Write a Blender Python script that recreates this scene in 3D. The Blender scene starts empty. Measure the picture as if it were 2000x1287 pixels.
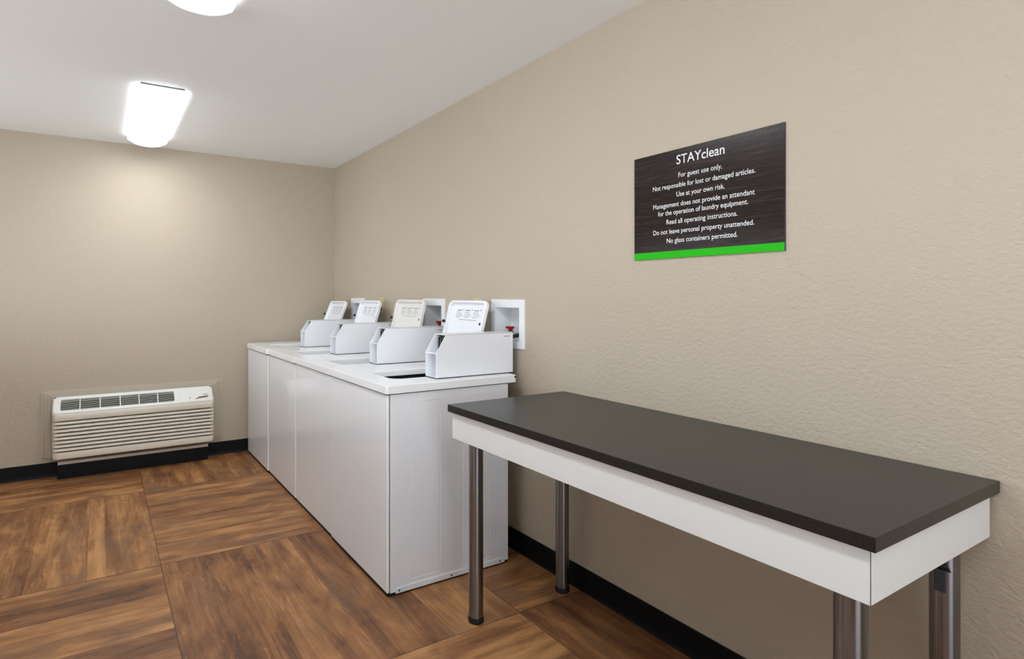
import bpy, bmesh, math, random
from mathutils import Vector, Matrix

random.seed(7)
S = bpy.context.scene
COL = S.collection

# ------------------------------------------------------------------ camera, world, exposure
cam_d = bpy.data.cameras.new('camera')
cam = bpy.data.objects.new('camera', cam_d)
COL.objects.link(cam)
S.camera = cam
cam_d.sensor_fit = 'HORIZONTAL'
cam_d.sensor_width = 36.0
cam_d.lens = 36.0 * 1112.6 / 2000.0
cam_d.shift_x = 0.075
cam_d.shift_y = -0.033
cam_d.clip_start = 0.02
cam.location = (0, 0, 1.29)
cam.rotation_euler = (math.radians(90), 0, math.radians(-30.486))

LAMP = 15.0                       # radiance of the ceiling fixtures' lenses
DAY = 6.3                         # radiance of the invented daylight behind the added windows and door
W = bpy.data.worlds.new('world')
S.world = W
W.use_nodes = True
# invented daylight gradient, bright below and dark above, to fill ceiling and back wall
_t = W.node_tree
_bg = _t.nodes['Background']
_tc = _t.nodes.new('ShaderNodeTexCoord')
_sp = _t.nodes.new('ShaderNodeSeparateXYZ')
_rp = _t.nodes.new('ShaderNodeValToRGB')
_rp.color_ramp.elements[0].position = 0.545
_rp.color_ramp.elements[0].color = (0.92, 1.0, 1.10, 1)
_rp.color_ramp.elements[1].position = 0.60
_rp.color_ramp.elements[1].color = (0.05, 0.06, 0.07, 1)
_ma = _t.nodes.new('ShaderNodeMath')
_ma.operation = 'MULTIPLY_ADD'
_ma.inputs[1].default_value = 0.5
_ma.inputs[2].default_value = 0.5
_t.links.new(_tc.outputs['Generated'], _sp.inputs[0])
_t.links.new(_sp.outputs[2], _ma.inputs[0])
_t.links.new(_ma.outputs[0], _rp.inputs[0])
_t.links.new(_rp.outputs[0], _bg.inputs[0])
_bg.inputs[1].default_value = DAY

S.view_settings.view_transform = 'Standard'
S.view_settings.look = 'None'
S.view_settings.gamma = 1.0
S.view_settings.use_curve_mapping = False
S.view_settings.exposure = 0.42

# room: right wall x, back wall y, ceiling z, left wall x, front (behind the camera) y
WX, WY, CZ, LX, FY = 1.825, 4.89, 2.437, -1.9, -2.6


# ------------------------------------------------------------------ materials
def srgb(r, g, b):
    def f(c):
        c /= 255.0
        return c / 12.92 if c <= 0.04045 else ((c + 0.055) / 1.055) ** 2.4
    return (f(r), f(g), f(b), 1.0)


def mat(name, col, rough=0.5, metal=0.0, spec=0.5, coat=0.0):
    m = bpy.data.materials.new(name)
    m.use_nodes = True
    b = m.node_tree.nodes['Principled BSDF']
    b.inputs['Base Color'].default_value = col
    b.inputs['Roughness'].default_value = rough
    b.inputs['Metallic'].default_value = metal
    b.inputs['Specular IOR Level'].default_value = spec
    b.inputs['Coat Weight'].default_value = coat
    return m


class NT:
    """small helper for node wiring"""
    def __init__(s, m):
        s.t = m.node_tree
        s.b = s.t.nodes['Principled BSDF']

    def n(s, typ, **kw):
        x = s.t.nodes.new(typ)
        for k, v in kw.items():
            setattr(x, k, v)
        return x

    def l(s, a, b):
        s.t.links.new(a, b)

    def math(s, op, a, b=None, c=None):
        x = s.n('ShaderNodeMath', operation=op)
        for i, v in enumerate((a, b, c)):
            if v is None:
                continue
            if isinstance(v, (int, float)):
                x.inputs[i].default_value = v
            else:
                s.l(v, x.inputs[i])
        return x.outputs[0]

    def mix(s, fac, a, b, blend='MIX'):
        x = s.n('ShaderNodeMix', data_type='RGBA', blend_type=blend)
        for i, v in ((0, fac), (6, a), (7, b)):
            if isinstance(v, (int, float)):
                x.inputs[i].default_value = v
            elif isinstance(v, tuple):
                x.inputs[i].default_value = v
            else:
                s.l(v, x.inputs[i])
        return x.outputs[2]

    def noise(s, vec, scale, detail=2.0, rough=0.5, dist=0.0):
        x = s.n('ShaderNodeTexNoise')
        x.inputs['Scale'].default_value = scale
        x.inputs['Detail'].default_value = detail
        x.inputs['Roughness'].default_value = rough
        x.inputs['Distortion'].default_value = dist
        if vec is not None:
            s.l(vec, x.inputs['Vector'])
        return x.outputs['Fac']

    def ramp(s, fac, stops, interp='LINEAR'):
        x = s.n('ShaderNodeValToRGB')
        x.color_ramp.interpolation = interp
        e = x.color_ramp.elements
        while len(e) < len(stops):
            e.new(0.5)
        for i, (p, c) in enumerate(stops):
            e[i].position = p
            e[i].color = c
        s.l(fac, x.inputs[0])
        return x.outputs[0]

    def bump(s, h, strength, dist):
        x = s.n('ShaderNodeBump')
        x.inputs['Strength'].default_value = strength
        x.inputs['Distance'].default_value = dist
        s.l(h, x.inputs['Height'])
        s.l(x.outputs[0], s.b.inputs['Normal'])


def grey(v):
    return (v, v, v, 1)


def wall_material(name, col):
    m = mat(name, col, 0.62, spec=0.35)
    t = NT(m)
    pos = t.n('ShaderNodeTexCoord').outputs['Object']
    mp = t.n('ShaderNodeMapping')
    mp.inputs['Rotation'].default_value = (0.5, 0.0, 0.5)
    mp.inputs['Scale'].default_value = (1.0, 1.0, 1.5)
    t.l(pos, mp.inputs['Vector'])
    n1 = t.noise(mp.outputs[0], 52, 3, 0.55, 0.35)
    r1 = t.ramp(n1, [(0.30, grey(0)), (0.62, grey(1))], 'LINEAR')
    n2 = t.noise(pos, 110, 2, 0.5, 0.2)
    h = t.math('ADD', t.math('MULTIPLY', r1, 0.6), t.math('MULTIPLY', n2, 0.45))
    t.bump(h, 0.7, 0.0030)
    return m


M = {}
M['wall'] = wall_material('beige_wall_paint', (0.503, 0.426, 0.330, 1))
M['ceiling'] = mat('ceiling_paint', (0.94, 0.95, 0.935, 1), 0.8, spec=0.2)
t = NT(M['ceiling'])
t.bump(t.noise(t.n('ShaderNodeTexCoord').outputs['Object'], 60, 3), 0.08, 0.002)
M['base'] = mat('black_vinyl', srgb(15, 15, 17), 0.5, spec=0.2)
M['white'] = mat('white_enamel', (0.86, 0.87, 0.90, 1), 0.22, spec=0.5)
M['white_top_lit'] = mat('white_enamel_top_lit', (0.93, 0.935, 0.95, 1), 0.16, spec=0.6)  # same enamel, lightened on the tops in place of stronger overhead light
M['white_front_lit'] = mat('white_enamel_front_lit', (0.90, 0.915, 0.94, 1), 0.07, spec=0.55)  # same enamel, fronts coloured lighter to make up for missing fill light
M['white_matte'] = mat('white_plastic', (0.80, 0.81, 0.82, 1), 0.45)
M['gap'] = mat('dark_gap', srgb(16, 16, 18), 0.7)
M['dark'] = mat('dark_metal', srgb(62, 64, 70), 0.5, 0.2)
M['tub'] = mat('dark_tub', srgb(30, 32, 36), 0.45, 0.0)
M['rubber'] = mat('black_rubber', srgb(14, 14, 15), 0.55)
M['screw'] = mat('screw_metal', srgb(120, 120, 122), 0.35, 0.9)
M['print'] = mat('grey_print', srgb(172, 174, 180), 0.6)
M['print_dark'] = mat('dark_print', srgb(128, 130, 136), 0.6)
M['red'] = mat('red_plastic', srgb(150, 8, 14), 0.4)
M['hose'] = mat('dark_hose', srgb(28, 28, 30), 0.5)
M['silver'] = mat('silver_fitting', srgb(185, 186, 190), 0.3, 0.9)
M['almond'] = mat('almond_plastic', srgb(203, 190, 148), 0.4)
M['ptac'] = mat('putty_plastic', (0.72, 0.655, 0.55, 1), 0.42)
M['ptac_top_lit'] = mat('pale_lit_plastic', (0.82, 0.81, 0.77, 1), 0.4)  # pale plastic, lightened further because the slope faces up to the light
M['ptac_trim'] = mat('trim_plastic', (0.56, 0.49, 0.385, 1), 0.5)
M['grille_dark'] = mat('grille_cavity', srgb(22, 24, 24), 0.7)
M['vane'] = mat('vane_plastic', srgb(160, 160, 152), 0.5)
M['apron'] = mat('white_laminate', (0.78, 0.78, 0.76, 1), 0.4)
M['pull'] = mat('recess_brown', srgb(112, 98, 84), 0.6)
M['seam'] = mat('seam_line', srgb(60, 52, 46), 0.7)

m = mat('dark_stone_laminate', srgb(58, 55, 52), 0.32, spec=0.5)
t = NT(m)
pos = t.n('ShaderNodeTexCoord').outputs['Object']
sp = t.noise(pos, 420, 2, 0.6)
c1 = t.ramp(sp, [(0.30, srgb(14, 14, 14)), (0.52, srgb(27, 26, 25)), (0.70, srgb(44, 42, 41))])
vo = t.n('ShaderNodeTexVoronoi')
vo.inputs['Scale'].default_value = 260
t.l(pos, vo.inputs['Vector'])
fl = t.math('LESS_THAN', vo.outputs['Distance'], 0.17)
wn = t.n('ShaderNodeTexWhiteNoise')
t.l(vo.outputs['Color'], wn.inputs['Vector'])
fl = t.math('MULTIPLY', fl, t.math('GREATER_THAN', wn.outputs['Value'], 0.8))
t.l(t.mix(t.math('MULTIPLY', fl, 0.6), c1, srgb(135, 130, 122)), t.b.inputs['Base Color'])
M['stone'] = m

m = mat('brushed_steel', (0.26, 0.26, 0.265, 1), 0.3, 1.0)
t = NT(m)
mp = t.n('ShaderNodeMapping')
mp.inputs['Scale'].default_value = (500, 500, 2)
t.l(t.n('ShaderNodeTexCoord').outputs['Object'], mp.inputs['Vector'])
nz = t.noise(mp.outputs[0], 1.0, 2)
t.l(t.math('MULTIPLY_ADD', nz, 0.12, 0.26), t.b.inputs['Roughness'])
t.b.inputs['Anisotropic'].default_value = 0.85
t.b.inputs['Anisotropic Rotation'].default_value = 0.25
tg = t.n('ShaderNodeTangent', direction_type='RADIAL', axis='Z')
t.l(tg.outputs[0], t.b.inputs['Tangent'])
M['steel'] = m

m = mat('dark_wood_print', srgb(48, 38, 34), 0.20, spec=0.4)
t = NT(m)
mp = t.n('ShaderNodeMapping')
mp.inputs['Scale'].default_value = (20, 7, 110)
t.l(t.n('ShaderNodeTexCoord').outputs['Object'], mp.inputs['Vector'])
nz = t.noise(mp.outputs[0], 1.0, 4, 0.6, 0.4)
t.l(t.ramp(nz, [(0.32, srgb(22, 15, 13)), (0.55, srgb(40, 29, 26)), (0.72, srgb(60, 45, 40))]), t.b.inputs['Base Color'])
t.bump(nz, 0.12, 0.0008)
M['sign'] = m
M['sign_green'] = mat('green_stripe', srgb(34, 180, 10), 0.5, spec=0.2)
M['sign_text'] = mat('white_lettering', srgb(226, 226, 226), 0.5)

# lamp lens
m = bpy.data.materials.new('lamp_lens')
m.use_nodes = True
b = m.node_tree.nodes['Principled BSDF']
b.inputs['Base Color'].default_value = (0.85, 0.85, 0.85, 1)
b.inputs['Emission Color'].default_value = (0.92, 1.0, 1.06, 1)
b.inputs['Emission Strength'].default_value = LAMP
_t = m.node_tree
_x = _t.nodes.new('ShaderNodeSeparateXYZ')
_t.links.new(_t.nodes.new('ShaderNodeTexCoord').outputs['Object'], _x.inputs[0])
_a = _t.nodes.new('ShaderNodeMath')
_a.operation = 'ABSOLUTE'
_t.links.new(_x.outputs[0], _a.inputs[0])
_r = _t.nodes.new('ShaderNodeMapRange')          # the two tubes sit over the middle of the lens
_r.inputs[1].default_value, _r.inputs[2].default_value = 0.080, 0.118
_r.inputs[3].default_value, _r.inputs[4].default_value = 1.0, 0.13
_t.links.new(_a.outputs[0], _r.inputs[0])
_e = _t.nodes.new('ShaderNodeMath')              # and stop short of both ends
_e.operation = 'PINGPONG'
_e.inputs[1].default_value = 0.6
_t.links.new(_x.outputs[1], _e.inputs[0])
_q = _t.nodes.new('ShaderNodeMapRange')
_q.inputs[1].default_value, _q.inputs[2].default_value = 0.012, 0.06
_q.inputs[3].default_value, _q.inputs[4].default_value = 0.10 * LAMP, LAMP
_t.links.new(_e.outputs[0], _q.inputs[0])
_p = _t.nodes.new('ShaderNodeMath')
_p.operation = 'MULTIPLY'
_t.links.new(_r.outputs[0], _p.inputs[0])
_t.links.new(_q.outputs[0], _p.inputs[1])
_g = _t.nodes.new('ShaderNodeMath')
_g.operation = 'MAXIMUM'
_g.inputs[1].default_value = 1.2
_t.links.new(_p.outputs[0], _g.inputs[0])
_t.links.new(_g.outputs[0], b.inputs['Emission Strength'])
M['lens'] = m

# floor: vinyl tiles of printed planks, laid in squares that turn by 90 degrees
m = mat('wood_vinyl', srgb(125, 86, 55), 0.42, spec=0.4)
t = NT(m)
pos = t.n('ShaderNodeTexCoord').outputs['Object']
sx = t.n('ShaderNodeSeparateXYZ')
t.l(pos, sx.inputs[0])
CELLX, CELLY, OX, OY = 1.222, 1.195, 0.252, 3.02
u = t.math('DIVIDE', t.math('SUBTRACT', sx.outputs[0], OX), CELLX)
v = t.math('DIVIDE', t.math('SUBTRACT', sx.outputs[1], OY), CELLY)
cu, cv = t.math('FLOOR', u), t.math('FLOOR', v)
fu, fv = t.math('FRACT', u), t.math('FRACT', v)
par = t.math('FLOORED_MODULO', t.math('ADD', cu, cv), 2)      # 0 = planks along x in the cell right of the seam


def sel(a, b_):
    return t.math('ADD', t.math('MULTIPLY', par, a), t.math('MULTIPLY', t.math('SUBTRACT', 1.0, par), b_))


along = sel(fv, fu)
across = sel(fu, fv)
idp = t.math('FLOOR', t.math('MULTIPLY', across, 4.0))
fa = t.math('FRACT', t.math('MULTIPLY', across, 4.0))
cid = t.n('ShaderNodeCombineXYZ')
t.l(t.math('MULTIPLY_ADD', cu, 7.3, idp), cid.inputs[0])
t.l(t.math('MULTIPLY', cv, 3.7), cid.inputs[1])
wn = t.n('ShaderNodeTexWhiteNoise')
t.l(cid.outputs[0], wn.inputs['Vector'])
rnd = wn.outputs['Value']
# strips inside a plank (printed narrow boards of changing width)
g = t.n('ShaderNodeCombineXYZ')
t.l(t.math('MULTIPLY', along, 1.6), g.inputs[0])
t.l(t.math('MULTIPLY', across, 13.0), g.inputs[1])
t.l(t.math('MULTIPLY', rnd, 41.0), g.inputs[2])
gv = g.outputs[0]
streak = t.noise(gv, 1.0, 4, 0.62, 0.55)
g2 = t.n('ShaderNodeCombineXYZ')
t.l(t.math('MULTIPLY', along, 5.0), g2.inputs[0])
t.l(t.math('MULTIPLY', across, 120.0), g2.inputs[1])
t.l(t.math('MULTIPLY', rnd, 17.0), g2.inputs[2])
fine = t.noise(g2.outputs[0], 1.0, 3, 0.65, 0.3)
g3 = t.n('ShaderNodeCombineXYZ')
t.l(t.math('MULTIPLY', along, 4.5), g3.inputs[0])
t.l(t.math('MULTIPLY', across, 9.0), g3.inputs[1])
t.l(t.math('MULTIPLY', rnd, 29.0), g3.inputs[2])
blot = t.noise(g3.outputs[0], 1.0, 3, 0.6, 0.8)
tone = t.math('ADD', t.math('MULTIPLY', streak, 0.74),
              t.math('ADD', t.math('MULTIPLY', fine, 0.30), t.math('MULTIPLY', rnd, 0.13)))
tone = t.math('ADD', tone, t.math('MULTIPLY', t.math('SUBTRACT', blot, 0.5), 0.45))
# narrow printed boards of unequal width inside each plank
wob = t.math('ADD', t.math('MULTIPLY', across, 8.7), t.math('MULTIPLY', t.math('SINE', t.math('MULTIPLY', across, 23.0)), 0.55))
bid = t.n('ShaderNodeCombineXYZ')
t.l(t.math('FLOOR', wob), bid.inputs[0])
t.l(t.math('MULTIPLY_ADD', cu, 5.1, t.math('MULTIPLY', cv, 2.3)), bid.inputs[1])
wn2 = t.n('ShaderNodeTexWhiteNoise')
t.l(bid.outputs[0], wn2.inputs['Vector'])
tone = t.math('ADD', tone, t.math('MULTIPLY', t.math('SUBTRACT', wn2.outputs['Value'], 0.5), 0.13))
base = t.ramp(tone, [(0.34, srgb(88, 56, 36)), (0.48, srgb(126, 82, 50)), (0.60, srgb(152, 104, 64)), (0.78, srgb(194, 142, 90))])
knot = t.ramp(blot, [(0.22, grey(1)), (0.34, grey(0))])
base = t.mix(t.math('MULTIPLY', knot, 0.55), base, srgb(58, 42, 34))
grey_patch = t.ramp(t.noise(g3.outputs[0], 0.7, 2, 0.5, 0.5), [(0.52, grey(0)), (0.70, grey(1))])
base = t.mix(t.math('MULTIPLY', grey_patch, 0.5), base, srgb(106, 84, 68))
g4 = t.n('ShaderNodeCombineXYZ')
t.l(t.math('MULTIPLY', along, 13.0), g4.inputs[0])
t.l(t.math('MULTIPLY', across, 75.0), g4.inputs[1])
t.l(t.math('MULTIPLY', rnd, 11.0), g4.inputs[2])
crack = t.ramp(t.noise(g4.outputs[0], 1.0, 4, 0.7, 0.6), [(0.60, grey(0)), (0.74, grey(1))])
crack = t.math('MULTIPLY', crack, t.ramp(blot, [(0.42, grey(1)), (0.58, grey(0))]))
base = t.mix(t.math('MULTIPLY', crack, 0.65), base, srgb(52, 36, 28))
ray = t.ramp(t.noise(g4.outputs[0], 0.55, 3, 0.6, 1.5), [(0.60, grey(0)), (0.72, grey(1))])
base = t.mix(t.math('MULTIPLY', ray, 0.28), base, srgb(214, 160, 104))
# seams
ea = t.math('MINIMUM', fa, t.math('SUBTRACT', 1.0, fa))
seam = t.math('MULTIPLY', t.math('LESS_THAN', ea, 0.004), 0.22)
ec = t.math('MINIMUM', t.math('MINIMUM', fu, t.math('SUBTRACT', 1.0, fu)), t.math('MINIMUM', fv, t.math('SUBTRACT', 1.0, fv)))
cs = t.math('MULTIPLY', t.math('LESS_THAN', ec, 0.0016), 0.75)
base = t.mix(t.math('MAXIMUM', seam, cs), base, srgb(52, 36, 26))
t.l(base, t.b.inputs['Base Color'])
t.l(t.math('MULTIPLY_ADD', fine, 0.18, 0.34), t.b.inputs['Roughness'])
t.bump(fine, 0.10, 0.001)
M['floor'] = m


# ------------------------------------------------------------------ mesh helpers
class B:
    def __init__(s):
        s.bm = bmesh.new()

    def box(s, x0, x1, y0, y1, z0, z1, bev=0.0, seg=2):
        vs = [s.bm.verts.new((x, y, z)) for x in (x0, x1) for y in (y0, y1) for z in (z0, z1)]
        fs = []
        for q in ((0, 1, 3, 2), (4, 6, 7, 5), (0, 4, 5, 1), (2, 3, 7, 6), (0, 2, 6, 4), (1, 5, 7, 3)):
            fs.append(s.bm.faces.new([vs[i] for i in q]))
        if bev > 0:
            es = list({e for f in fs for e in f.edges})
            bmesh.ops.bevel(s.bm, geom=es, offset=bev, segments=seg, profile=0.5, affect='EDGES')
        return s

    def prism(s, poly, axis, a0, a1):
        def p(a, q):
            return {'x': (a, q[0], q[1]), 'y': (q[0], a, q[1]), 'z': (q[0], q[1], a)}[axis]
        v0 = [s.bm.verts.new(p(a0, q)) for q in poly]
        v1 = [s.bm.verts.new(p(a1, q)) for q in poly]
        n = len(poly)
        s.bm.faces.new(v0[::-1])
        s.bm.faces.new(v1)
        for i in range(n):
            s.bm.faces.new((v0[i], v0[(i + 1) % n], v1[(i + 1) % n], v1[i]))
        return s

    def loops(s, rings, close=True, cap0=False, cap1=False):
        """bridge successive point rings"""
        vr = [[s.bm.verts.new(p) for p in r] for r in rings]
        n = len(vr[0])
        for a, b_ in zip(vr, vr[1:]):
            for i in range(n if close else n - 1):
                j = (i + 1) % n
                s.bm.faces.new((a[i], a[j], b_[j], b_[i]))
        if cap0:
            s.bm.faces.new(vr[0][::-1])
        if cap1:
            s.bm.faces.new(vr[-1])
        return vr

    def lathe(s, prof, c, n=40):
        rings = [[(c[0] + r * math.cos(2 * math.pi * i / n), c[1] + r * math.sin(2 * math.pi * i / n), c[2] + z)
                  for i in range(n)] for r, z in prof]
        s.loops(rings, True, True, True)
        return s

    def cyl(s, p0, p1, r, n=16, r2=None):
        p0, p1 = Vector(p0), Vector(p1)
        d = (p1 - p0).normalized()
        a = d.orthogonal().normalized()
        b_ = d.cross(a)
        r2 = r if r2 is None else r2
        s.loops([[p + (a * math.cos(2 * math.pi * i / n) + b_ * math.sin(2 * math.pi * i / n)) * rr for i in range(n)]
                 for p, rr in ((p0, r), (p1, r2))], True, True, True)
        return s

    def tube(s, pts, rad, n=12):
        pts = [Vector(p) for p in pts]
        rings = []
        for i, p in enumerate(pts):
            d = (pts[min(i + 1, len(pts) - 1)] - pts[max(i - 1, 0)]).normalized()
            a = d.cross(Vector((0.31, 0.17, 0.93))).normalized()
            b_ = d.cross(a)
            rr = rad(i) if callable(rad) else rad
            rings.append([p + (a * math.cos(2 * math.pi * k / n) + b_ * math.sin(2 * math.pi * k / n)) * rr for k in range(n)])
        s.loops(rings, True, True, True)
        return s

    def done(s, name, material, parent=None, loc=None, angle=35):
        bmesh.ops.recalc_face_normals(s.bm, faces=s.bm.faces[:])
        me = bpy.data.meshes.new(name)
        s.bm.to_mesh(me)
        s.bm.free()
        me.materials.append(material)
        for p in me.polygons:
            p.use_smooth = True
        me.set_sharp_from_angle(angle=math.radians(angle))
        o = bpy.data.objects.new(name, me)
        COL.objects.link(o)
        wn__ = o.modifiers.new('weighted_normal', 'WEIGHTED_NORMAL')
        wn__.weight = 100
        wn__.keep_sharp = True
        if parent:
            o.parent = parent
        if loc:
            o.location = loc
        return o


def rrect(x0, x1, y0, y1, r, n=6):
    pts = []
    for cx, cy, a0 in ((x1 - r, y1 - r, 0), (x0 + r, y1 - r, 90), (x0 + r, y0 + r, 180), (x1 - r, y0 + r, 270)):
        for i in range(n + 1):
            a = math.radians(a0 + 90.0 * i / n)
            pts.append((cx + r * math.cos(a), cy + r * math.sin(a)))
    return pts


def thing(name, label, cat, loc=(0, 0, 0), group=None):
    o = bpy.data.objects.new(name, None)
    o.empty_display_size = 0.1
    COL.objects.link(o)
    o.location = loc
    o['label'] = label
    o['category'] = cat
    if group:
        o['group'] = group
    return o


def struct(o):
    o['kind'] = 'structure'
    return o


# ------------------------------------------------------------------ the room
T = 0.14
struct(B().box(LX - T, WX + T, FY - T, WY + T, -0.1, 0.0).done('floor', M['floor']))
struct(B().box(LX - T, WX + T, FY - T, WY + T, CZ, CZ + 0.1).done('ceiling', M['ceiling']))
struct(B().box(LX - T, WX + T, WY, WY + T, 0, CZ).done('wall_back', M['wall']))
WL = ((-0.4, 1.7, 1.0, 2.15), (2.9, 4.5, 0.9, 1.62))   # two windows added in the left wall, unseen, to brighten the ceiling
wl = B()
ya = FY
for i, (w0, w1, w2, w3) in enumerate(WL):
    wl.box(LX - T, LX, ya, w0, 0, CZ)
    wl.box(LX - T, LX, w0, w1, 0, w2).box(LX - T, LX, w0, w1, w3, CZ)
    ya = w1
    wn_ = B()
    mid = (w0 + w1) / 2
    for a, b_ in ((w0, w0 + 0.05), (mid - 0.025, mid + 0.025), (w1 - 0.05, w1)):
        wn_.box(LX - 0.09, LX - 0.03, a, b_, w2, w3, 0.004)
    for a, b_ in ((w2, w2 + 0.05), (w3 - 0.05, w3)):
        wn_.box(LX - 0.09, LX - 0.03, w0 + 0.05, mid - 0.025, a, b_, 0.004)
        wn_.box(LX - 0.09, LX - 0.03, mid + 0.025, w1 - 0.05, a, b_, 0.004)
    struct(wn_.done('added_window_%d' % (i + 1), M['white_matte']))
wl.box(LX - T, LX, ya, WY, 0, CZ)
struct(wl.done('wall_left', M['wall']))
WN = (-0.75, 1.05, 0.06, 2.08)               # unseen glazed door added behind the camera to let in fill light
wf = B()
wf.box(LX - T, WN[0], FY - T, FY, 0, CZ).box(WN[1], WX + T, FY - T, FY, 0, CZ)
wf.box(WN[0], WN[1], FY - T, FY, 0, WN[2]).box(WN[0], WN[1], FY - T, FY, WN[3], CZ)
struct(wf.done('wall_front', M['wall']))
wn_ = B()
for a, b_ in ((WN[0], WN[0] + 0.08), (0.09, 0.21), (WN[1] - 0.08, WN[1])):
    wn_.box(a, b_, FY - 0.09, FY - 0.03, WN[2], WN[3], 0.004)
for a, b_ in ((WN[2], WN[2] + 0.22), (WN[3] - 0.08, WN[3])):
    wn_.box(WN[0] + 0.08, 0.09, FY - 0.09, FY - 0.03, a, b_, 0.004)
    wn_.box(0.21, WN[1] - 0.08, FY - 0.09, FY - 0.03, a, b_, 0.004)
struct(wn_.done('added_door_1', M['white_matte']))

BOXES = [2.3555, 3.1115, 4.342]            # centres (y) of the recessed supply boxes
HZ0, HZ1, HW = 1.052, 1.236, 0.108         # hole in the wall
wr = B()
wr.box(WX, WX + T, FY, WY, 0, HZ0)
wr.box(WX, WX + T, FY, WY, HZ1, CZ)
edges = [FY]
for c in BOXES:
    edges += [c - HW, c + HW]
edges.append(WY)
for a, b_ in zip(edges[0::2], edges[1::2]):
    wr.box(WX, WX + T, a, b_, HZ0, HZ1)
struct(wr.done('wall_right', M['wall']))

BP = [(0, 0), (0.013, 0), (0.0125, 0.004), (0.007, 0.014), (0.005, 0.03), (0.005, 0.099), (0.003, 0.1016), (0, 0.1016)]
struct(B().prism([(WX - d, z) for d, z in BP], 'y', FY, WY).done('baseboard_right', M['base']))
struct(B().prism([(WY - d, z) for d, z in BP], 'x', LX, WX - 0.014).done('baseboard_back', M['base']))
struct(B().prism([(LX + d, z) for d, z in BP], 'y', FY, WY - 0.014).done('baseboard_left', M['base']))


# ------------------------------------------------------------------ ceiling lights
def ceiling_light(x, y0, label):
    L, w = 1.2, 0.130
    o = thing('ceiling_light', label, 'light', (x, y0, CZ), 'wraparound ceiling lights')
    B().box(-0.105, 0.105, 0.02, L - 0.02, -0.016, 0.0).done('base_pan', M['white_matte'], o)
    # lens: shallow curved wraparound profile, closed by rounded ends
    prof = []
    n = 16
    prof.append((-w + 0.025, -0.004))
    prof.append((-w, -0.020))
    for i in range(n + 1):
        a = -1 + 2 * i / n
        prof.append((a * w * 0.97, -0.030 - 0.036 * (1 - abs(a) ** 2.4)))
    prof.append((w, -0.020))
    prof.append((w - 0.025, -0.004))
    rings = []
    for f, y in ((0.90, 0.0), (0.97, 0.004), (1.0, 0.014), (1.0, L - 0.014), (0.97, L - 0.004), (0.90, L)):
        rings.append([(px * f, y, -0.004 + (pz + 0.004) * f) for px, pz in prof])
    bb = B()
    bb.loops(rings, True, True, True)
    bb.done('lens', M['lens'], o)
    for y in (-0.003, L):
        B().box(-0.11, 0.11, y, y + 0.003, -0.007, -0.0005).done('end_clip', M['screw'], o)
    return o


ceiling_light(0.298, 3.44, 'long white ceiling light nearest the back wall, seen in full')
ceiling_light(0.325, 1.15, 'glowing ceiling light cut off by the top edge of the picture')
ceiling_light(0.345, -1.12, 'white wraparound ceiling light behind the camera, out of the picture')


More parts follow.
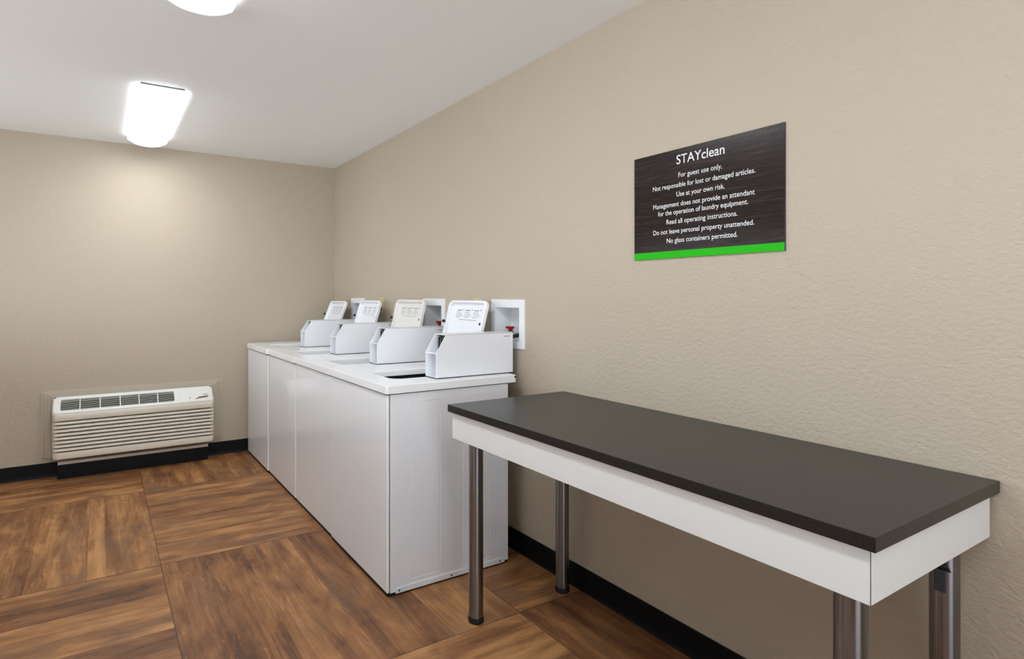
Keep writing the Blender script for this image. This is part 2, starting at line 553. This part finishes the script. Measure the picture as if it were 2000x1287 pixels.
# ------------------------------------------------------------------ washing machines
def washer(label, xf, y0, w, co, lo, hinge, zs=1.0, tilt=15.0, lid_w=0.368, lid_mat=None, tub=None):
    """local x: 0 at the front to the back, local y: 0 near side to w far side"""
    o = thing('washing_machine', label, 'washing machine', (xf, y0, 0), 'coin operated washers in the row')
    D = 0.648
    top = 0.866 * zs
    TZ = 0.906 * zs
    white = M['white']
    # black slab painting the shade in the gap under the cabinet
    B().box(0.003, D - 0.004, 0.003, w - 0.003, 0.0, 0.0128).done('floor_gap_shade', M['gap'], o)
    # cabinet: open-topped wrap of three sides
    c = B()
    c.box(0.0147, D, 0.0, 0.012, 0.013, top, 0.002)
    c.box(0.016, D, w - 0.012, w, 0.013, top, 0.002)
    c.box(D - 0.012, D, 0.012, w - 0.012, 0.013, top)
    c.box(0.016, D - 0.012, 0.012, w - 0.012, 0.016, 0.026)
    cab = c.done('cabinet', white, o)
    # pressed panels on the side: raised outline ribs
    p = B()
    for a, b_ in ((0.112, 0.272), (0.389, 0.546)):
        z0, z1 = 0.048, 0.830 * zs
        outer = rrect(a, b_, z0, z1, 0.006, 3)
        mid = rrect(a + 0.003, b_ - 0.003, z0 + 0.003, z1 - 0.003, 0.005, 3)
        inn = rrect(a + 0.006, b_ - 0.006, z0 + 0.006, z1 - 0.006, 0.004, 3)
        p.loops([[(x, 0.0005, z) for x, z in outer], [(x, -0.0013, z) for x, z in mid], [(x, 0.0005, z) for x, z in inn]])
        p.loops([[(x, 0.0003, z) for x, z in inn], [(x, -0.0006, z) for x, z in rrect(a + 0.012, b_ - 0.012, z0 + 0.012, z1 - 0.012, 0.003, 3)]], cap1=True)
    p.done('pressed_panels', white, cab)
    r = B()
    r.prism([(0.040, 0.008), (0.040, 0.026), (0.046, 0.031), (0.618, 0.031), (0.624, 0.026), (0.624, 0.008)], 'y', -0.0035, 0.001)
    rail = r.done('bottom_rail', white, cab)
    for x in (0.056, 0.322, 0.596):
        B().cyl((x, -0.0032, 0.019), (x, -0.0055, 0.019), 0.0045, 12).done('screw', M['screw'], rail)
    # front panel
    f = B()
    f.box(0.0, 0.0135, 0.001, w - 0.001, 0.014, top - 0.001, 0.006, 3)
    f.done('front_panel', M['white_front_lit'], o)
    B().box(0.0125, 0.0160, 0.003, w - 0.003, 0.016, top - 0.004).done('front_seam', M['gap'], o)
    B().box(-0.004, D - 0.004, -0.0035 if y0 < 2.3 else 0.0, 0.008, top - 0.0005, top + 0.005).box(0.004, D - 0.004, w - 0.010, w - 0.004, top - 0.0005, top + 0.005)\
        .box(-0.004, 0.008, 0.008, w - 0.002, top - 0.0005, top + 0.005).done('top_gap_shade', M['gap'], o)  # dark strip standing in for the shaded gap under the top
    # top with the loading opening
    ox0, ox1, oy0, oy1 = 0.125, 0.56, lo - 0.042, lo + 0.235
    t0 = -0.009, 0.694, 0.0, w
    if y0 < 2.3:
        t0 = -0.009, 0.694, -0.010, w
    x0, x1, ya, yb = t0
    zb = TZ - 0.036
    rings = [
        [(x, y, zb) for x, y in rrect(x0 + 0.004, x1 - 0.004, ya + 0.004, yb - 0.004, 0.010)],
        [(x, y, zb) for x, y in rrect(x0, x1, ya, yb, 0.012)],
        [(x, y, TZ - 0.006) for x, y in rrect(x0, x1, ya, yb, 0.012)],
        [(x, y, TZ - 0.002) for x, y in rrect(x0 + 0.0015, x1 - 0.0015, ya + 0.0015, yb - 0.0015, 0.012)],
        [(x, y, TZ) for x, y in rrect(x0 + 0.006, x1 - 0.006, ya + 0.006, yb - 0.006, 0.012)],
        [(x, y, TZ) for x, y in rrect(ox0 - 0.024, ox1 + 0.024, oy0 - 0.024, oy1 + 0.024, 0.062)],
        [(x, y, TZ - 0.004) for x, y in rrect(ox0 - 0.016, ox1 + 0.016, oy0 - 0.016, oy1 + 0.016, 0.058)],
        [(x, y, TZ - 0.006) for x, y in rrect(ox0 - 0.003, ox1 + 0.003, oy0 - 0.003, oy1 + 0.003, 0.056)],
        [(x, y, TZ - 0.010) for x, y in rrect(ox0, ox1, oy0, oy1, 0.055)],
        [(x, y, TZ - 0.046) for x, y in rrect(ox0 + 0.006, ox1 - 0.006, oy0 + 0.006, oy1 - 0.006, 0.052)],
        [(x, y, TZ - 0.046) for x, y in rrect(ox0 + 0.002, ox1 - 0.002, oy0 + 0.002, oy1 - 0.002, 0.054)],
    ]
    lip = 0.030 if tub else 0.046
    rings[9:] = [[(x, y, TZ - lip) for x, y, z in r_] for r_ in rings[9:]]
    k = B()
    k.loops(rings)
    k.done('top_panel', M['white_top_lit'], o)
    B().cyl((0.682, ya - 0.0005, TZ - 0.010), (0.682, ya - 0.003, TZ - 0.010), 0.0045, 12).done('plug', M['gap'], o)
    k = B()
    k.loops([[(x, y, z) for x, y in rrect(ox0 - d, ox1 + d, oy0 - d, oy1 + d, 0.06)] for d, z in
             ((0.018, TZ - lip - 0.001), (0.018, TZ - 0.30), (-0.02, TZ - 0.33))], cap1=True)
    k.done('tub', tub or M['white_matte'], o)
    # lid, swung open and leaning back
    a = math.radians(tilt)
    hx = hinge - xf
    ux, uz = math.sin(a), math.cos(a)
    nx, nz = -math.cos(a), math.sin(a)
    L = 0.362

    def P(u_, v_, w_):
        return (hx + ux * v_ + nx * w_, lo + u_, TZ + 0.004 + uz * v_ + nz * w_)
    lw = lid_w
    d = 0.024
    lp = B()
    spec = [(0.004, 0.0, 0.030), (0.0, 0.004, 0.034), (0.0, d - 0.004, 0.034), (0.004, d, 0.032), (0.013, d, 0.026),
            (0.016, d - 0.003, 0.024), (0.019, 0.006, 0.022), (0.024, 0.0045, 0.018)]
    lp.loops([[P(x, y, w_) for x, y in rrect(i, lw - i, i, L - i, r_)] for i, w_, r_ in spec], cap0=True, cap1=True)
    lid = lp.done('lid', lid_mat or white, o)
    # printed instructions: three columns of small marks
    pr, pd = B(), B()

    def mark(bb, u0, u1, v0, v1):
        q = [P(lw - u, v, ww) for ww in (0.0043, 0.0053) for u, v in ((u0, v0), (u1, v0), (u1, v1), (u0, v1))]
        vs = [bb.bm.verts.new(x) for x in q]
        for i in ((4, 5, 6, 7), (0, 1, 5, 4), (1, 2, 6, 5), (2, 3, 7, 6), (3, 0, 4, 7)):
            bb.bm.faces.new([vs[j] for j in i])
    for c_ in range(3):
        u0 = 0.078 + c_ * 0.083
        mark(pd, u0, u0 + 0.045, L * 0.845, L * 0.858)
        mark(pd, u0 + 0.060, u0 + 0.066, L * 0.848, L * 0.872)
        for j in range(4):
            v0 = L * (0.815 - 0.026 * j)
            mark(pr, u0 - 0.004, u0 + 0.040 + 0.012 * ((j * 7 + c_ * 3) % 3), v0, v0 + L * 0.010)
    mark(pr, 0.110, 0.285, L * 0.700, L * 0.710)
    pr.done('instruction_print', M['print'], lid)
    pd.done('instruction_heading', M['print_dark'], lid)
    for uu, w0, w1 in ((0.034, 0.004, 0.015), (lw - 0.006, 0.030, 0.043)):
        b2 = B()
        b2.cyl(P(uu, 0.236, w0), P(uu, 0.236, w1), 0.0085, 14, 0.0075)
        b2.done('bumper', M['rubber'], lid)
    # coin case along the near side
    c0, c1 = co, co + 0.102
    A, E_ = 0.277, 0.720
    z0, z1, z2 = TZ + 0.001, TZ + 0.118, TZ + 0.203
    side = [(A, z0), (A, z1), (A + 0.054, z2), (E_, z2), (E_, z0)]
    cs = B()
    th = 0.0045
    cs.prism(side, 'y', c0, c0 + th)
    cs.prism(side, 'y', c1 - th, c1)
    cs.box(A + 0.052, E_, c0, c1, z2 - 0.004, z2, 0.0015)
    cs.box(A, A + 0.085, c0 + th, c1 - th, z1 - 0.005, z1, 0.001)
    cs.box(A + 0.085, A + 0.089, c0 + th, c1 - th, z0, z1)
    cs.box(A + 0.001, A + 0.085, c0 + th, c1 - th, z0, z0 + 0.004)
    cs.box(E_ - 0.004, E_, c0 + th, c1 - th, z0, z2 - 0.004)
    case = cs.done('coin_case', white, o)
    k = B()
    k.box(A + 0.075, A + 0.083, c0 + th, c1 - th, z1, z2 - 0.004)
    sl = k.done('coin_slide', M['dark'], case)
    k = B()
    for j in range(4):
        yy = c0 + 0.018 + j * 0.020
        k.box(A + 0.058, A + 0.075, yy, yy + 0.007, z1 + 0.012, z2 - 0.016, 0.001)
    k.done('slot_guides', M['screw'], sl)
    B().box(A + 0.388, A + 0.425, c0 - 0.0012, c0, z2 - 0.022, z2 - 0.017, 0.0005).done('label_slot', M['print'], case)
    B().cyl((A + 0.080, c0 + 0.030, z0 + 0.030), (A + 0.085, c0 + 0.030, z0 + 0.030), 0.006, 12).done('lock', M['dark'], case)
    B().box(A - 0.001, E_, c0 - 0.0018, c1 + 0.0018, z0 - 0.0012, z0 + 0.0028).done('case_gap_shade', M['gap'], case)  # dark strip drawn in place of the shade beneath the case
    return o


warm = mat('warm_white_enamel', (0.80, 0.77, 0.73, 1), 0.25)
washer('white coin washer nearest the dark-topped table, first of the row', 1.057, 2.200, 0.685, 0.055, 0.215, 1.664, tilt=15, tub=M['tub'])
washer('white coin washer second from the table, with a warm white open lid', 1.062, 2.892, 0.637, 0.022, 0.180, 1.672, 0.997, 13, 0.385, warm)
washer('white coin washer third from the table, just right of the far one', 1.060, 3.536, 0.642, 0.022, 0.178, 1.642, 0.995, 18, 0.362)
washer('white coin washer farthest from the table, beside the back wall', 1.053, 4.186, 0.649, 0.010, 0.178, 1.616, 0.993, 22, 0.362)


# ------------------------------------------------------------------ supply boxes in the wall
def supply_box(yc, label, handle):
    o = thing('laundry_supply_box', label, 'wall box', (WX, yc, 1.019), 'washer supply boxes in the wall')
    H, hw = 0.252, 0.1395
    i0, i1, j0, j1 = -0.1015, 0.1015, 0.037, 0.210
    dep = 0.095
    # everything in y,z ; x outwards into the room is negative
    rings = []
    for x, d, dd in ((-0.0005, 0.0, None), (-0.007, 0.002, None), (-0.009, 0.005, None)):
        rings.append([(x, y, z) for y, z in rrect(-hw + d, hw - d, d, H - d, 0.006, 4)])
    rings.append([(-0.009, y, z) for y, z in rrect(i0, i1, j0, j1, 0.004, 4)])
    rings.append([(dep, y, z) for y, z in rrect(i0 + 0.006, i1 - 0.006, j0 + 0.006, j1 - 0.006, 0.004, 4)])
    k = B()
    k.loops(rings, cap1=True)
    k.done('box_frame', M['white_matte'], o)
    # hot tap with red lever
    y = handle
    k = B()
    k.cyl((0.05, y, 0.030 + 0.022), (0.05, y, 0.085), 0.011)
    k.cyl((0.05, y, 0.075), (0.012, y, 0.070), 0.010)
    vb = k.done('hot_tap', M['silver'], o)
    k = B()
    k.box(0.026, 0.048, y - 0.024, y + 0.024, 0.098, 0.110, 0.003)
    k.box(0.030, 0.044, y - 0.017, y + 0.009, 0.084, 0.099, 0.003)
    k.done('red_lever', M['red'], vb)
    # second tap and hoses
    y2 = y - 0.092
    k = B()
    k.cyl((0.05, y2, 0.050), (0.05, y2, 0.078), 0.010)
    k.done('cold_tap', M['silver'], o)
    k = B()
    n = 26
    pts = []
    for i in range(n):
        s_ = i / (n - 1)
        pts.append((0.05 - 0.060 * s_, y2 + 0.002 + 0.095 * s_, 0.074 - 0.030 * s_ + 0.010 * math.sin(s_ * 3.14)))
    k.tube(pts, lambda i: 0.0075 if i % 2 else 0.0058)
    k.done('corrugated_hose', M['silver'], o)
    k = B()
    k.tube([(0.045, y2 + 0.012, 0.068), (0.02, y2 + 0.02, 0.066), (-0.008, y2 + 0.032, 0.056), (-0.016, y2 + 0.038, 0.035), (-0.018, y2 + 0.040, 0.0), (-0.018, y2 + 0.040, -0.10)], 0.010)
    k.done('black_hose', M['hose'], o)
    return o


supply_box(BOXES[0], 'white recessed supply box right of the nearest washer lid', 0.030)
supply_box(BOXES[1], 'white recessed supply box half hidden by the second washer lid', 0.004)
supply_box(BOXES[2], 'white recessed supply box between the two farthest washer lids', 0.0)


# ------------------------------------------------------------------ power outlets
def outlet(yc, label, plug):
    o = thing('wall_outlet', label, 'outlet', (WX, yc, 1.160), 'almond outlets above the washers')
    k = B()
    k.loops([[(x, y, z) for y, z in rrect(-0.038 + d, 0.038 - d, d, 0.117 - d, 0.004, 3)] for x, d in
             ((-0.0005, 0), (-0.004, 0), (-0.006, 0.003))], cap1=True)
    pl = k.done('cover_plate', M['almond'], o)
    for z in (0.022, 0.066):
        k = B()
        k.loops([[(x, y, zz) for y, zz in rrect(-0.016, 0.016, z, z + 0.030, 0.010, 4)] for x in (-0.0055, -0.008)], cap1=True)
        rc = k.done('socket', M['almond'], pl)
        k = B()
        for yy in (-0.007, 0.006):
            k.box(-0.0086, -0.0078, yy, yy + 0.002, z + 0.014, z + 0.023)
        k.done('slots', M['gap'], rc)
    if plug:
        B().box(-0.030, -0.0085, -0.013, 0.013, 0.022, 0.050, 0.004).done('plug', M['rubber'], o)
    return o


outlet(3.884, 'almond wall outlet with black plug right of the third washer lid', True)
outlet(2.628, 'almond outlet peeking over the top of the nearest washer lid', False)


# ------------------------------------------------------------------ through-wall air conditioner
def air_conditioner():
    xc = 0.242
    o = thing('wall_air_conditioner', 'putty coloured wall air conditioner with louvred front low on the back wall', 'air conditioner', (xc, WY, 0))
    hw = 0.527
    dep = 0.20
    zb, zf, zr, dr = 0.158, 0.465, 0.572, 0.075

    def ztop(d):
        return zf + (dep - d) * (zr - zf) / (dep - dr)
    # plan path (x, d) from left wall side round the front to the right
    R = 0.035
    path = [(-hw, 0.0), (-hw, dr), (-hw, 0.11), (-hw, dep - R)]
    nrm = [(-1, 0)] * 4
    fac = [0, 0, 0, 0.0]
    for i in range(1, 7):
        a = math.radians(180 - 90 * i / 6)
        path.append((-hw + R + R * math.cos(a), dep - R + R * math.sin(a)))
        nrm.append((math.cos(a), math.sin(a)))
        fac.append(i / 6.0)
    for x in [-hw + R + 0.03] + [(-0.4 + 0.1 * i) for i in range(9)] + [hw - R - 0.03]:
        path.append((x, dep))
        nrm.append((0, 1))
        fac.append(1.0)
    for i in range(0, 6):
        a = math.radians(90 - 90 * i / 6)
        path.append((hw - R + R * math.cos(a), dep - R + R * math.sin(a)))
        nrm.append((math.cos(a), math.sin(a)))
        fac.append(1 - i / 6.0)
    path += [(hw, dep - R), (hw, 0.11), (hw, dr), (hw, 0.0)]
    nrm += [(1, 0)] * 4
    fac += [0] * 4
    # vertical profile: (z, inset, is_groove)
    prof = [(zb, 0.020, 0), (zb, 0.006, 0), (zb + 0.004, 0.001, 0), (zb + 0.012, 0.0, 0)]
    pitch, gh = 0.0262, 0.0115
    zg = 0.211
    for i in range(9):
        z = zg + i * pitch
        prof += [(z - gh / 2 - 0.0085, 0.0, 1), (z - gh / 2, 0.005, 1), (z - gh / 2 + 0.0012, 0.050, 1), (z + gh / 2 - 0.0012, 0.050, 1), (z + gh / 2, 0.0, 1)]
    prof += [(zf - 0.020, -0.001, 1)]
    b = B()
    rings = []
    for z, ins, gr in prof:
        ring = []
        for (x, d), (nx_, ny_), f_ in zip(path, nrm, fac):
            k = ins * (f_ if gr else 1.0)
            ring.append((x - nx_ * k, -(d - ny_ * k), z))
        rings.append(ring)
    for lift, ins in ((-0.012, 0.0), (-0.004, 0.0015), (-0.001, 0.005), (0.0, 0.009)):
        rings.append([(x - nx_ * ins, -(d - ny_ * ins), ztop(max(d - ny_ * ins, dr)) + lift) for (x, d), (nx_, ny_) in zip(path, nrm)])
    vr = b.loops(rings, close=False)
    b.bm.faces.new(vr[0])
    cov = b.done('front_cover', M['ptac'], o, angle=40)

    # sloping top with the discharge opening
    L = math.hypot(dep - dr, zr - zf)
    ux, uz = (dep - dr) / L, (zf - zr) / L            # down the slope: +d, -z
    nd, nz = -uz, ux                                  # outward normal (d, z)

    def S_(x, s_, h):
        d = dr + ux * s_ + nd * h
        z = zr + uz * s_ + nz * h
        return (x, -d, z)
    outline = rrect(-hw + 0.007, hw - 0.007, -0.0, L - 0.011, 0.028, 6)
    hole = rrect(-0.478, 0.247, 0.030, 0.128, 0.010, 6)
    b = B()
    b.loops([[S_(x, s_, 0.002) for x, s_ in outline], [S_(x, s_, 0.005) for x, s_ in rrect(-hw + 0.010, hw - 0.010, 0.003, L - 0.014, 0.026, 6)],
             [S_(x, s_, 0.005) for x, s_ in hole], [S_(x, s_, -0.022) for x, s_ in hole]])
    top = b.done('top_panel', M['ptac_top_lit'], o)
    # cavity, vanes, dividers
    b = B()
    b.loops([[S_(x, s_, -0.0215) for x, s_ in rrect(-0.482, 0.251, 0.026, 0.132, 0.010, 6)], [S_(x, s_, -0.030) for x, s_ in rrect(-0.482, 0.251, 0.026, 0.132, 0.010, 6)]], cap0=True, cap1=True)
    gr = b.done('discharge_grille', M['grille_dark'], o)
    b = B()
    for j in range(5):
        s0 = 0.044 + j * 0.0175
        n = 72
        lo_, hi_ = [], []
        for i in range(n + 1):
            x = -0.478 + 0.725 * i / n
            c = s0 + 0.0022 * math.sin(2 * math.pi * i / 12.0)
            lo_.append((x, c - 0.0022))
            hi_.append((x, c + 0.0022))
        rr = []
        for x, c in lo_:
            rr.append([S_(x, c, -0.004), S_(x, c + 0.0044, -0.004), S_(x, c + 0.0050, -0.014), S_(x, c + 0.001, -0.014)])
        b.loops(rr, True, True, True)
    b.done('vanes', M['vane'], gr)
    for x in (-0.363, -0.240, -0.113, 0.009, 0.134):
        b = B()
        rr = [[S_(x - 0.003, s_, -0.016), S_(x + 0.003, s_, -0.016), S_(x + 0.003, s_, 0.001), S_(x - 0.003, s_, 0.001)] for s_ in (0.030, 0.128)]
        b.loops(rr, True, True, True)
        b.done('divider', M['ptac_top_lit'], gr)
    # control door: seam, handle recess, small button and mark
    b = B()
    rr = [[S_(x, s_, h) for x, s_ in rrect(0.284, 0.500, 0.006, L - 0.018, 0.008, 4)] for h in (0.004, 0.0068)]
    rr.append([S_(x, s_, 0.008) for x, s_ in rrect(0.2855, 0.4985, 0.0075, L - 0.0195, 0.008, 4)])
    b.loops(rr, True, False, True)
    door = b.done('control_door', M['ptac_top_lit'], o)
    b = B()
    q = [(0.386, 0.130), (0.422, 0.106), (0.492, 0.099), (0.478, 0.118), (0.428, 0.123)]
    b.loops([[S_(x, s_, h) for x, s_ in q] for h in (0.0079, 0.0084)], True, False, True)
    b.done('finger_pull', M['pull'], door)
    b = B()
    b.loops([[S_(0.356 + 0.006 * math.cos(a * math.pi / 8), 0.112 + 0.005 * math.sin(a * math.pi / 8), h) for a in range(16)] for h in (0.0079, 0.010)], True, False, True)
    b.done('button', M['vane'], door)
    b = B()
    for x0, x1 in ((0.446, 0.454), (0.455, 0.463), (0.464, 0.473), (0.474, 0.484)):
        b.loops([[S_(x, s_, h) for x, s_ in ((x0, 0.084), (x1, 0.084), (x1, 0.089), (x0, 0.089))] for h in (0.0079, 0.0083)], True, False, True)
    b.done('logo_mark', M['grille_dark'], door)

    # ribbed trim between wall and unit (left, top, right)
    b = B()
    N = 7
    stations = [(0.0, 0.0065)]
    for i in range(N):
        f0, f1 = i / N, (i + 1) / N
        d0 = 0.0075 + 0.045 * f0
        stations += [(f0 + 0.004, d0 + 0.0015), (f1 - 0.036, d0 + 0.0025), (f1 - 0.030, d0 - 0.003), (f1 - 0.008, d0 - 0.003)]
    stations.append((1.0, 0.054))
    rings = [[(-0.601, -0.0, 0.145), (-0.601, -0.0, 0.609), (0.611, -0.0, 0.609), (0.611, -0.0, 0.145)]]
    for f_, d in stations:
        xl = -0.601 + f_ * 0.077
        xr = 0.611 - f_ * 0.081
        zt = 0.609 - f_ * 0.040
        rings.append([(xl, -d, 0.145), (xl, -d, zt), (xr, -d, zt), (xr, -d, 0.145)])
    b.loops(rings, close=False)
    b.done('sleeve_trim', M['ptac_trim'], o, angle=15)
    B().box(-hw + 0.004, hw - 0.004, -0.070, -0.001, zb + 0.01, zr - 0.008).done('chassis', M['grille_dark'], o)

    # black plinth with pale upper edge below the unit
    sb = B().box(-0.499, 0.496, -0.107, -0.0135, 0.0, 0.100, 0.002).done('subbase', M['base'], o)
    B().box(-0.497, 0.494, -0.105, -0.0135, 0.1005, 0.121, 0.001).done('subbase_edge', M['ptac'], sb)
    return o


air_conditioner()


# ------------------------------------------------------------------ folding table
def table():
    o = thing('folding_table', 'long table with dark stone-look top, white apron and steel legs', 'table', (1.51, 1.21, 0))
    x0, x1, y0, y1 = 1.200 - 1.51, 1.822 - 1.51, 0.480 - 1.21, 1.941 - 1.21
    B().box(x0, x1, y0, y1, 0.8265, 0.855, 0.0015).done('tabletop', M['stone'], o)
    ax, bx = 1.216 - 1.51, 1.808 - 1.51
    ay, by = 0.494 - 1.21, 1.930 - 1.21
    za, zb = 0.7215, 0.8262
    k = B()
    k.box(ax, ax + 0.018, ay + 0.0008, by - 0.0005, za, zb, 0.0006)
    ap = k.done('apron', M['apron'], o)
    B().box(ax + 0.0005, bx, ay, ay + 0.018, za, zb, 0.0006).done('apron', M['apron'], o)
    B().box(ax + 0.018, bx, by - 0.018, by, za, zb, 0.0006).done('apron', M['apron'], o)
    B().box(bx - 0.018, bx, ay + 0.018, by - 0.018, za, zb, 0.0006).done('apron', M['apron'], o)
    B().box(ax - 0.0002, ax + 0.0006, ay - 0.0002, ay + 0.0008, za, zb).done('corner_seam', M['seam'], ap)
    for x in (1.285, 1.742):
        for y in (0.5565, 1.864):
            k = B()
            k.lathe([(0.0285, 0.018), (0.0285, 0.826)], (x - 1.51, y - 1.21, 0), 48)
            lg = k.done('leg', M['steel'], o)
            k = B()
            k.lathe([(0.026, 0.0), (0.030, 0.003), (0.0312, 0.008), (0.0312, 0.018), (0.029, 0.022), (0.0287, 0.024)], (x - 1.51, y - 1.21, 0), 48)
            k.done('foot', M['rubber'], lg)
            k = B()
            k.lathe([(0.0288, 0.800), (0.050, 0.815), (0.052, 0.8262)], (x - 1.51, y - 1.21, 0), 32)
            k.done('mounting_flange', M['screw'], lg)
            if x > 1.5 and y < 1:
                k = B()
                k.box(x - 1.51 - 0.036, x - 1.51 - 0.027, y - 1.21 - 0.013, y - 1.21 + 0.009, 0.592, 0.645, 0.002)
                k.prism([(x - 1.51 - 0.040, 0.655), (x - 1.51 - 0.024, 0.640), (x - 1.51 - 0.024, 0.643), (x - 1.51 - 0.040, 0.659)], 'y', y - 1.21 - 0.020, y - 1.21 + 0.010)
                k.done('bracket', M['dark'], lg)
    return o


table()


# ------------------------------------------------------------------ wall sign
def wall_sign():
    y0, y1, z0, z1 = 0.966, 1.539, 1.4285, 1.826
    o = thing('wall_sign', 'dark wood-grain laundry rules sign with green bottom stripe on the right wall', 'sign', (WX, (y0 + y1) / 2, z0))
    yc = (y0 + y1) / 2
    B().box(-0.0065, -0.0005, y0 - yc, y1 - yc, 0.0, z1 - z0, 0.0006).done('panel', M['sign'], o)
    B().box(-0.0070, -0.0064, y0 - yc + 0.0005, y1 - yc - 0.0005, 0.0005, 0.0265).done('green_stripe', M['sign_green'], o)
    lines = [
        ('STAYclean', 1.348, 1.162, 1.770, 0.0305),
        ('For guest use only.', 1.340, 1.171, 1.7215, 0.0160),
        ('Not responsible for lost or damaged articles.', 1.451, 1.057, 1.6865, 0.0160),
        ('Use at your own risk.', 1.348, 1.162, 1.6525, 0.0160),
        ('Management does not provide an attendant', 1.450, 1.059, 1.6175, 0.0160),
        ('for the operation of laundry equipment.', 1.428, 1.081, 1.589, 0.0160),
        ('Read all operating instructions.', 1.391, 1.117, 1.555, 0.0160),
        ('Do not leave personal property unattended.', 1.449, 1.061, 1.5195, 0.0160),
        ('No glass containers permitted.', 1.390, 1.117, 1.4855, 0.0160),
    ]
    sc = B()
    rr_ = random.Random(4)
    for k_ in range(22):
        yy, zz = (y0 - yc) + 0.004 + rr_.random() ** 1.4 * 0.050, (z1 - z0) - 0.004 - rr_.random() ** 1.3 * 0.030
        rad = 0.0006 + 0.0013 * rr_.random()
        sc.loops([[(xx, yy + rad * (0.7 + 0.6 * rr_.random()) * math.cos(q * 1.0472), zz + rad * math.sin(q * 1.0472)) for q in range(6)] for xx in (-0.0064, -0.0070)], True, False, True)
    sc.done('corner_scuffs', M['gap'], o)
    for i, (s_, yl, yr, zb_, cap) in enumerate(lines):
        cu_ = bpy.data.curves.new('text_curve', 'FONT')
        cu_.body = s_
        cu_.size = 1.0
        cu_.resolution_u = 4
        cu_.offset = 0.006
        tmp = bpy.data.objects.new('text_tmp', cu_)
        COL.objects.link(tmp)
        bpy.context.view_layer.update()
        dg = bpy.context.evaluated_depsgraph_get()
        me = bpy.data.meshes.new_from_object(tmp.evaluated_get(dg))
        bpy.data.objects.remove(tmp)
        bpy.data.curves.remove(cu_)
        xs = [v_.co.x for v_ in me.vertices]
        xa, xb = min(xs), max(xs)
        kx = (yl - yr) / (xb - xa)
        kz = cap / 0.64
        for v_ in me.vertices:
            x, y = v_.co.x, v_.co.y
            v_.co = (-0.0072, (yl - (x - xa) * kx) - yc, (zb_ - z0) + y * kz)
        me.materials.clear()
        me.materials.append(M['sign_text'])
        to = bpy.data.objects.new('title_lettering' if i == 0 else 'text_line', me)
        COL.objects.link(to)
        to.parent = o
    return o


wall_sign()
